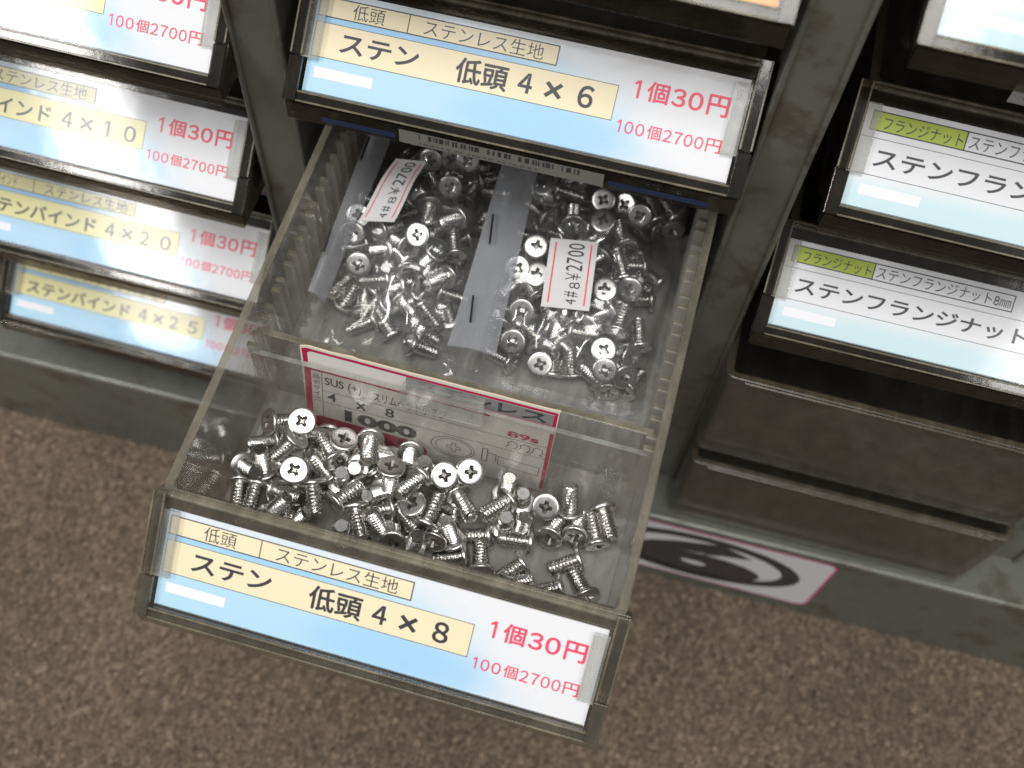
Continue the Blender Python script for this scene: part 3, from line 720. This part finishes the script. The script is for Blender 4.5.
SCREWS_BR = (
(59.5,127.3,-22.4,-0.027,0.558,-0.800,-0.221),
(63.0,130.9,-27.9,-0.643,-0.239,-0.700,-0.200),
(68.7,134.0,-26.5,0.323,-0.324,-0.781,-0.426),
(75.7,136.7,-28.5,-0.444,-0.535,-0.479,-0.537),
(77.9,129.2,-25.7,-0.238,0.796,0.514,0.214),
(84.3,130.4,-27.1,-0.010,0.344,0.851,0.396),
(95.3,129.2,-29.2,0.720,-0.164,-0.528,-0.420),
(100.2,132.2,-30.0,0.700,-0.531,-0.237,0.413),
(89.6,126.5,-25.5,-0.189,0.340,0.842,0.375),
(64.1,119.7,-28.1,0.635,-0.521,-0.553,0.140),
(71.8,117.0,-25.0,-0.510,0.764,-0.268,-0.290),
(79.5,120.4,-23.3,-0.204,0.968,-0.119,0.083),
(88.2,115.1,-26.3,-0.631,0.433,0.575,0.290),
(90.1,104.5,-26.7,-0.710,0.568,0.016,-0.415),
(93.8,113.2,-31.1,-0.812,-0.354,0.440,0.147),
(63.7,104.2,-20.4,-0.089,0.675,-0.705,-0.199),
(60.2,96.3,-21.6,-0.088,0.518,-0.810,-0.262),
(65.8,96.3,-22.2,0.231,-0.646,0.722,0.088),
(56.0,113.6,-30.3,0.456,0.540,0.456,0.540),
(59.5,95.2,-29.1,-0.832,-0.511,-0.008,0.214),
(68.6,90.3,-26.0,0.550,-0.424,-0.689,-0.207),
(64.9,83.7,-23.1,-0.075,0.356,-0.859,-0.360),
(64.7,75.1,-25.7,-0.334,0.897,-0.267,-0.114),
(70.8,81.3,-31.7,-0.719,0.445,0.357,-0.397),
(76.7,83.7,-28.3,0.561,-0.512,-0.035,0.650),
(74.3,77.9,-30.1,-0.557,0.754,0.051,0.345),
(82.6,76.2,-37.6,-0.928,0.326,0.181,-0.019),
(79.3,85.5,-29.9,-0.636,-0.385,-0.438,-0.505),
(89.5,80.1,-25.8,-0.189,0.953,-0.220,-0.083),
(91.3,74.7,-27.7,-0.001,-0.262,0.901,0.347),
(97.4,76.0,-31.1,-0.215,-0.135,0.874,0.414),
(97.9,82.6,-30.8,0.446,-0.530,-0.718,0.064),
(87.4,93.8,-29.0,0.216,-0.140,-0.493,0.831),
(91.6,87.0,-27.7,-0.543,0.471,-0.491,-0.493),
(99.3,86.5,-32.2,0.713,-0.663,0.015,0.228),
(85.3,96.3,-21.1,-0.154,0.731,-0.662,-0.055),
(92.2,100.6,-25.3,-0.435,0.895,-0.067,0.075),
(59.5,79.1,-28.0,-0.483,0.848,0.217,0.003),
(73.3,73.8,-31.9,-0.282,0.920,0.272,0.002),
(78.4,88.2,-24.3,0.488,-0.711,-0.505,-0.044),
(69.0,96.2,-36.5,0.466,0.727,-0.284,-0.417),
(96.2,89.1,-36.5,-0.381,-0.441,-0.638,0.504),
(90.0,76.6,-37.5,0.804,0.198,-0.325,-0.456),
(65.8,74.1,-36.4,-0.279,-0.522,0.580,0.559),
(66.8,103.1,-38.9,0.910,0.165,-0.086,0.371),
(63.0,96.1,-37.6,-0.348,0.327,-0.141,-0.867),
(88.5,117.3,-38.4,0.577,0.158,0.230,0.768),
(79.6,93.5,-39.3,0.237,-0.099,0.056,-0.965),
(82.3,84.3,-36.5,0.611,0.689,-0.384,-0.074),
(89.8,112.6,-36.5,-0.262,0.584,-0.514,0.571),
(65.5,129.3,-34.5,0.059,0.695,0.244,0.674),
(94.8,89.4,-36.5,-0.399,0.751,-0.205,-0.484),
(64.5,114.5,-35.6,0.846,0.446,-0.285,0.072),
(82.1,116.9,-36.9,-0.257,-0.457,-0.397,0.753),
(72.7,103.5,-36.5,0.618,-0.641,0.437,-0.129),
(90.6,105.9,-38.2,0.789,0.130,-0.286,-0.528),
(57.0,111.9,-36.5,-0.466,0.346,-0.695,0.423),
(81.0,104.3,-36.6,0.613,-0.636,0.427,-0.193),
(60.0,89.7,-35.4,0.421,-0.038,0.511,0.749),
(70.4,134.1,-36.5,-0.382,0.750,-0.198,-0.502),
(86.8,132.3,-35.1,0.207,0.818,-0.188,0.503),
(59.1,121.4,-36.5,-0.613,-0.127,-0.767,-0.142),
(88.7,97.8,-34.4,-0.141,-0.718,-0.484,0.481),
(100.9,112.6,-36.7,0.524,0.263,-0.623,-0.518),
(71.2,79.9,-36.5,-0.136,0.126,0.766,0.615),
(85.7,121.7,-36.5,-0.256,0.777,-0.037,0.574),
(100.1,106.4,-36.5,-0.600,0.122,0.776,-0.152),
(85.7,100.3,-37.8,-0.513,0.112,0.382,-0.760),
(76.4,82.4,-36.5,-0.594,0.770,-0.047,-0.228),
(63.8,135.9,-37.7,-0.024,-0.155,-0.384,0.910),
(71.9,99.5,-38.9,0.914,0.095,-0.165,0.358),
(62.5,77.2,-36.2,-0.564,0.135,-0.576,-0.577),
(60.7,126.5,-36.5,0.497,-0.381,0.679,-0.384),
(78.6,102.6,-39.4,-0.124,0.035,-0.072,-0.989),
(73.7,126.4,-37.1,0.457,0.538,0.095,-0.702),
(61.9,84.8,-36.9,0.842,-0.383,0.379,-0.034),
(80.3,87.7,-36.3,-0.165,-0.668,-0.410,-0.599),
(73.4,132.3,-36.3,-0.538,0.461,-0.635,-0.307),
(57.0,82.8,-36.5,0.170,0.789,0.090,0.584),
(90.1,101.1,-39.8,-0.079,-0.040,0.002,0.996),
(58.7,116.3,-36.5,-0.411,0.693,-0.348,0.479),
(76.3,122.6,-38.5,-0.966,-0.159,-0.186,-0.083),
(96.5,131.0,-36.5,-0.218,-0.517,0.580,0.590),
(76.9,73.4,-37.0,0.662,-0.493,0.270,0.495),
(91.7,110.0,-34.2,0.751,0.589,0.243,-0.171),
(93.5,72.4,-36.4,-0.349,0.570,-0.545,-0.507),
(100.5,131.7,-36.3,-0.518,0.754,-0.216,-0.341),
(97.8,74.5,-36.4,0.190,0.078,0.777,0.595),
)

screws(SCREWS_F, lambda x, y: 'loose pile, ' + ('front ' if y < 23 else 'back ') + ('left' if x < 37 else 'middle' if x < 70 else 'right'), 'loose screws in the front of the open drawer')
screws(SCREWS_BL, lambda x, y: 'left bag, ' + ('front part' if y < 88 else 'middle part' if y < 106 else 'back part'), 'screws in the left bag')
screws(SCREWS_BR, lambda x, y: 'right bag, ' + ('front part' if y < 86 else 'middle part' if y < 104 else 'back part'), 'screws in the right bag')

# ------------------------------------------------------------------ bags
def drape(data, x0, x1, y0, y1, step=1.0, seed=1):
    r = np.random.default_rng(seed)
    xs = np.arange(x0, x1 + .01, step); ys = np.arange(y0, y1 + .01, step); X, Y = np.meshgrid(xs, ys)
    H = np.full(X.shape, -39.4)
    for x, y, z, *q in data:
        ax = Quaternion(q).to_matrix() @ Vector((0, 0, 1))
        for a, rad in ((.7, 3.3), (2.6, 2.5), (4.2, 2.5), (5.8, 2.5), (7.4, 2.5)):
            cx, cy, cz = x + ax.x * a, y + ax.y * a, z + ax.z * a; rr = rad + .6; up = rad if a > 1 else 3.3 * math.sqrt(max(0, 1 - ax.z ** 2)) * .9 + 1.0
            dd = ((X - cx) ** 2 + (Y - cy) ** 2) / rr ** 2; mk = dd < 1
            H[mk] = np.maximum(H[mk], cz + (up + .4) * np.sqrt(1 - dd[mk] * .8))
    base = H.copy(); edge = np.minimum(np.minimum(X - x0, x1 - X), np.minimum(Y - y0, y1 - Y))
    for _ in range(70):
        P = np.pad(H, 1, mode='edge'); A = (P[:-2, 1:-1] + P[2:, 1:-1] + P[1:-1, :-2] + P[1:-1, 2:]) / 4
        H = np.maximum(base, A - .02); H[edge < step * .6] = -39.4
    nz = np.zeros(X.shape)
    for _ in range(22):
        a = r.uniform(0, 3.14); k = r.uniform(.12, .5); nz += np.abs(np.sin(k * (X * math.cos(a) + Y * math.sin(a)) + r.uniform(0, 6) + .6 * np.sin(.07 * X + .05 * Y))) * .12
    H = H + np.where(edge > 1.5, nz * .3, 0)
    return X, Y, H
def film(parent, X, Y, H):
    mb = MB(); ny, nx = X.shape
    vs = list(zip(X.ravel(), Y.ravel(), H.ravel()))
    mb.add(vs, [(j * nx + i, j * nx + i + 1, (j + 1) * nx + i + 1, (j + 1) * nx + i) for j in range(ny - 1) for i in range(nx - 1)], 'film')
    return mb.build('bag_film', parent, smooth=True)
def patch(mb, c, nu, nv, m, dz=lambda s, t: 0, thick=.5):
    """bent rectangle through four corners c = far-left, far-right, near-right, near-left"""
    c = [np.array(k, float) for k in c]
    f = lambda s, t: (c[0] * (1 - s) + c[1] * s) * (1 - t) + (c[3] * (1 - s) + c[2] * s) * t + np.array([0, 0, dz(s, t)])
    top = [tuple(f(i / nu, j / nv)) for j in range(nv + 1) for i in range(nu + 1)]; k = len(top); w = nu + 1
    bot = [(a, b, z - thick) for a, b, z in top]
    fs = [(j * w + i, j * w + i + 1, (j + 1) * w + i + 1, (j + 1) * w + i) for j in range(nv) for i in range(nu)]
    fs += [tuple(q + k for q in g)[::-1] for g in fs]
    ring = [i for i in range(w)] + [j * w + nu for j in range(1, nv + 1)] + [nv * w + i for i in range(nu - 1, -1, -1)] + [j * w for j in range(nv - 1, 0, -1)]
    fs += [(a, b, b + k, a + k) for a, b in zip(ring, ring[1:] + ring[:1])]
    mb.add(top + bot, fs, m); return f
def staple(parent, a, b):
    a, b = Vector(a), Vector(b); dr = (b - a).normalized(); sd = dr.cross(Vector((0, 0, 1))).normalized() * .28; up = Vector((0, 0, .45))
    mb = MB(); V = [a - sd, b - sd, b + sd, a + sd]; V = [v for v in V] + [v + up for v in V]
    mb.add(V, [(0, 3, 2, 1), (4, 5, 6, 7), (0, 1, 5, 4), (1, 2, 6, 5), (2, 3, 7, 6), (3, 0, 4, 7)], 'staple'); mb.build('staple', parent)
def price_sticker(parent, c, dz):
    mb = MB(); f = patch(mb, c, 6, 14, 'paper', dz, .18); st = mb.build('price_sticker', parent, smooth=False)
    def place(a, b, h):   # a along the sticker from near end to far end, b from left to right
        q = f(b, 1 - a); return (q[0], q[1], q[2] + .12 + h)
    p = Print(place)
    for b in (.115, .86):
        for k in range(12): p.rect(.06 + .88 * k / 12, .06 + .88 * (k + 1) / 12, b, b + .03, 'sticker_red', .02)
    for body, a0, a1, b0, b1, bd in (('4', .06, .13, .48, .70, .0), ('#', .16, .24, .44, .72, 0), ('8', .28, .37, .52, .74, -.01), ('¥', .40, .50, .42, .74, -.012)):
        p.text(body, a0, a1, b0, b1, 'sticker_ink', bd, .03)
    for k, ch in enumerate('2700'): p.text(ch, .53 + .108 * k, .62 + .108 * k, .40, .74, 'sticker_ink', .0, .03)
    p.mb.build('sticker_printing', st)

def seam(parent, pts, wd):
    mb = MB()
    for (a, b), (c, d) in zip(pts, pts[1:]):
        mb.add([(a, b, -39.3), (c, d, -39.3), (c, d - wd, -39.1), (a, b - wd, -39.1)], [(0, 1, 2, 3)], 'film'); mb.add([(a, b - wd, -39.0), (c, d - wd, -39.0), (c, d - wd - .5, -39.0), (a, b - wd - .5, -39.0)], [(0, 1, 2, 3)], 'header')
    mb.build('bag_seam', parent)
bl = thing('plastic_bag', 'left bag of screws in the open drawer, stapled fold against the drawer wall', 'bag', OPEN, 'bags of screws')
X, Y, H = drape(SCREWS_BL, 8.5, 52, 66.5, 150, seed=3); film(bl, X, Y, H)
seam(bl, [(10, 66.6), (28, 65.5), (51, 66.6)], 2.5)
mb = MB(); patch(mb, [(9.0, 124, -9.5), (14.6, 122.5, -13.5), (11.5, 71.8, -24), (7.2, 71.6, -20)], 6, 16, 'header', lambda s, t: 1.6 * math.sin(3.14 * s) + .35 * math.sin(9 * t + 3 * s), .7)
hd = mb.build('stapled_fold', bl, smooth=False); staple(hd, (8.6, 88.5, -13.6), (8.8, 82.0, -15.0)); staple(hd, (10.2, 118.2, -8.6), (10.0, 111, -10.0))
price_sticker(bl, [(17.6, 118.6, -15.2), (26.4, 120.1, -15.2), (23.7, 97.7, -15.5), (14.0, 95.2, -15.5)], lambda s, t: .9 * math.sin(6.0 * t - .6))
br = thing('plastic_bag', 'right bag of screws in the open drawer, stapled fold across the middle', 'bag', OPEN, 'bags of screws')
X, Y, H = drape(SCREWS_BR, 55, 104, 70.5, 152, seed=8); film(br, X, Y, H)
seam(br, [(48, 70.6), (72, 70.0), (103.5, 72.0)], 3.5)
mb = MB(); patch(mb, [(47.6, 127.5, -14.5), (57.9, 129, -14.5), (61.8, 67.5, -22), (48.4, 67.0, -22)], 6, 20, 'header', lambda s, t: 1.1 * math.sin(3.14 * s) + .5 * math.sin(7 * t + 2 * s), .8)
hd = mb.build('stapled_fold', br); staple(hd, (49.9, 107.2, -15.0), (51.4, 98.3, -16.2)); staple(hd, (51.4, 82.0, -18.4), (52.8, 74.3, -19.3))
price_sticker(br, [(67.3, 105.0, -16.0), (80.4, 107.4, -16.0), (83.1, 85.3, -16.6), (70.1, 83.1, -16.6)], lambda s, t: .35 * math.sin(3.0 * t))

# ------------------------------------------------------------------ cabinet and floor
ROLL = .022
rolled = lambda x, y, z: (x, y, z + (x - 60) * ROLL)
cab = thing('parts_cabinet', 'dark grey green steel cabinet holding the drawers, standing on brown carpet', 'cabinet')
for x0, x1 in ((-153, -137), (-18.5, -4.5), (114.0, 127.2), (244, 258)):
    mb = MB(); mb.box(x0, x1, 108, 330, -170, 200, 'post'); mb.box(x0 - .3, x0 + 1.2, 106.6, 112, -168, 199, 'post'); mb.box(x1 - 1.2, x1 + .3, 106.6, 112, -168, 199, 'post'); mb.build('post', cab, bevel=1.0)
mb = MB(); mb.box(-300, 420, 90, 92, -218, -154, 'plinth', fn=rolled); mb.box(-300, 420, 90.0, 330, -153.98, -152.4, 'plinth', fn=rolled); mb.build('plinth', cab, bevel=.7)
mb = MB(); mb.box(-300, 420, 331, 335, -220, 200, 'inner'); mb.build('back_panel', cab)
mb = MB(); mb.box(-300, 420, 104, 331, 201, 206, 'post'); mb.build('added_shade_panel', cab)  # unseen panel added to keep light from entering above the drawers
on_plinth = lambda a, b, h: rolled(a, 90 - h, -b)
p = Print(on_plinth)
rr = rounded(100, 195.5, 156.6, 205.5, 4, 4); p.poly(rr, 'magenta', .05); p.poly(rounded(100.8, 194.7, 157.4, 204.7, 3.4, 4), 'whitebar', .1)
ns = p.mb.build('number_sticker', cab)
p = Print(on_plinth)
cx, cy = 146, 181.0
ring = el(cx, cy, 40.5, 21.5, 48); inn = el(cx, cy, 33.4, 16.6, 48)
for k in range(48):
    j = (k + 1) % 48; p.poly([ring[k], ring[j], inn[j], inn[k]], 'black', .15)
p.text('6', 118, 172.5, 164.0, 199.0, 'black', .06, .15)
p.mb.build('number_print', ns)

def carpet():
    x0, x1, y0, y1, st = -320, 400, -170, 96, .6
    xs = np.arange(x0, x1, st); ys = np.arange(y0, y1, st); X, Y = np.meshgrid(xs, ys)
    gx, gy = 1.15, 2.1; ci = np.floor(X / gx).astype(int); cj = np.floor(Y / gy).astype(int)
    o = (-int(x0 / gx) + 4, -int(y0 / gy) + 4); n = (int((x1 - x0) / gx) + 12, int((y1 - y0) / gy) + 12)
    jx = rng.uniform(.1, .9, n); jy = rng.uniform(.1, .9, n); tn = rng.normal(.5, .13, n); hh = rng.uniform(.6, 1.2, n)
    best = np.full(X.shape, 9.0); tone = np.zeros(X.shape); hg = np.zeros(X.shape)
    for a in (-1, 0, 1):
        for b in (-1, 0, 1):
            i, j = ci + a + o[0], cj + b + o[1]
            dx = X - (ci + a + jx[i, j]) * gx; dy = (Y - (cj + b + jy[i, j]) * gy) / 1.35
            dd = dx * dx + dy * dy; mk = dd < best
            best[mk] = dd[mk]; tone[mk] = tn[i, j][mk]; hg[mk] = hh[i, j][mk]
    Z = -214.0 + (X - 60) * ROLL + hg * np.exp(-best / .5) * 1.2
    V = np.stack([X, Y, Z], -1).reshape(-1, 3) * S; ny, nx = X.shape
    idx = np.arange(nx * ny).reshape(ny, nx); F = np.stack([idx[:-1, :-1], idx[:-1, 1:], idx[1:, 1:], idx[1:, :-1]], -1).reshape(-1, 4)
    big = np.array([[-2500, -2500], [2500, -2500], [2500, 1500], [-2500, 1500]], float)
    Vb = np.array([[a, b, -214.6 + (a - 60) * ROLL] for a, b in big]) * S
    F = np.concatenate([F, np.array([[0, 1, 2, 3]]) + len(V)]); V = np.concatenate([V, Vb])
    me = bpy.data.meshes.new('carpet'); me.vertices.add(len(V)); me.vertices.foreach_set('co', V.ravel())
    me.loops.add(F.size); me.loops.foreach_set('vertex_index', F.ravel().astype(np.int32))
    me.polygons.add(len(F)); me.polygons.foreach_set('loop_start', (np.arange(len(F)) * 4).astype(np.int32)); me.polygons.foreach_set('loop_total', np.full(len(F), 4, np.int32))
    me.update(calc_edges=True); at = me.attributes.new('tone', 'FLOAT', 'POINT')
    at.data.foreach_set('value', np.concatenate([tone.ravel(), [.5] * 4]).astype(np.float32))
    me.materials.append(M['carpet']); me.polygons.foreach_set('use_smooth', np.ones(len(F), bool)); me.validate()
    ob = bpy.data.objects.new('carpet', me); C.objects.link(ob); ob['kind'] = 'structure'
carpet()

# ------------------------------------------------------------------ light, camera
sc = bpy.context.scene
w = bpy.data.worlds.new('World'); sc.world = w; w.use_nodes = True; nt = w.node_tree; bg = nt.nodes['Background']
tc = nt.nodes.new('ShaderNodeTexCoord'); sep = nt.nodes.new('ShaderNodeSeparateXYZ'); nt.links.new(tc.outputs['Generated'], sep.inputs[0])
rp = nt.nodes.new('ShaderNodeValToRGB'); mp = nt.nodes.new('ShaderNodeMapRange'); mp.inputs[1].default_value = -1; mp.inputs[2].default_value = 1
nt.links.new(sep.outputs[2], mp.inputs[0]); nt.links.new(mp.outputs[0], rp.inputs[0]); nt.links.new(rp.outputs[0], bg.inputs[0])
e = rp.color_ramp.elements; e[0].position = .3; e[0].color = (.06, .054, .048, 1); e[1].position = .95; e[1].color = (.45, .45, .46, 1)
k = e.new(.55); k.color = (.19, .187, .18, 1); bg.inputs[1].default_value = 0.66

def area(name, loc, target, sx, sy, power, col=(1, 1, 1), roll=0):
    l = bpy.data.lights.new(name, 'AREA'); l.shape = 'RECTANGLE'; l.size = sx; l.size_y = sy; l.energy = power; l.color = col
    o = bpy.data.objects.new(name, l); C.objects.link(o); o.location = loc
    q = (Vector(target) - Vector(loc)).to_track_quat('-Z', 'Y'); o.rotation_euler = q.to_euler()
    return o
area('ceiling_light', (.08, -.30, 1.30), (.06, .03, 0), .72, .52, 11.8, (1, .985, .96))
def tube(name, x, y, z, w_, l_, power):
    o = area(name, (x, y, z), (x, y, 0), w_, l_, power, (1, .99, .97)); o.rotation_euler = (0, 0, 0); return o
tube('tube_light', -.76, -.80, .98, .15, 1.0, 13.0)
tube('tube_light', .74, -.62, 1.02, .16, .8, 5.0)

cam = bpy.data.cameras.new('camera'); co = bpy.data.objects.new('camera', cam); C.objects.link(co); sc.camera = co
cam.sensor_width = 36; cam.lens = 36 * 1097.49 / 1024; cam.clip_start = .005; cam.clip_end = 20
m = Matrix((RIGHT, -DOWN, -FWD)).transposed().to_4x4(); m.translation = CAM; co.matrix_world = m
cam.dof.use_dof = True; cam.dof.focus_distance = .276; cam.dof.aperture_fstop = 12.5
sc.view_settings.view_transform = 'Standard'; sc.view_settings.look = 'None'; sc.view_settings.exposure = 0; sc.view_settings.gamma = 1
sc.cycles.use_denoising = True; sc.cycles.denoising_prefilter = 'FAST'; sc.cycles.max_bounces = 12; sc.cycles.transparent_max_bounces = 40; sc.cycles.glossy_bounces = 6
sc.cycles.caustics_reflective = False; sc.cycles.caustics_refractive = False; sc.cycles.sample_clamp_indirect = 6
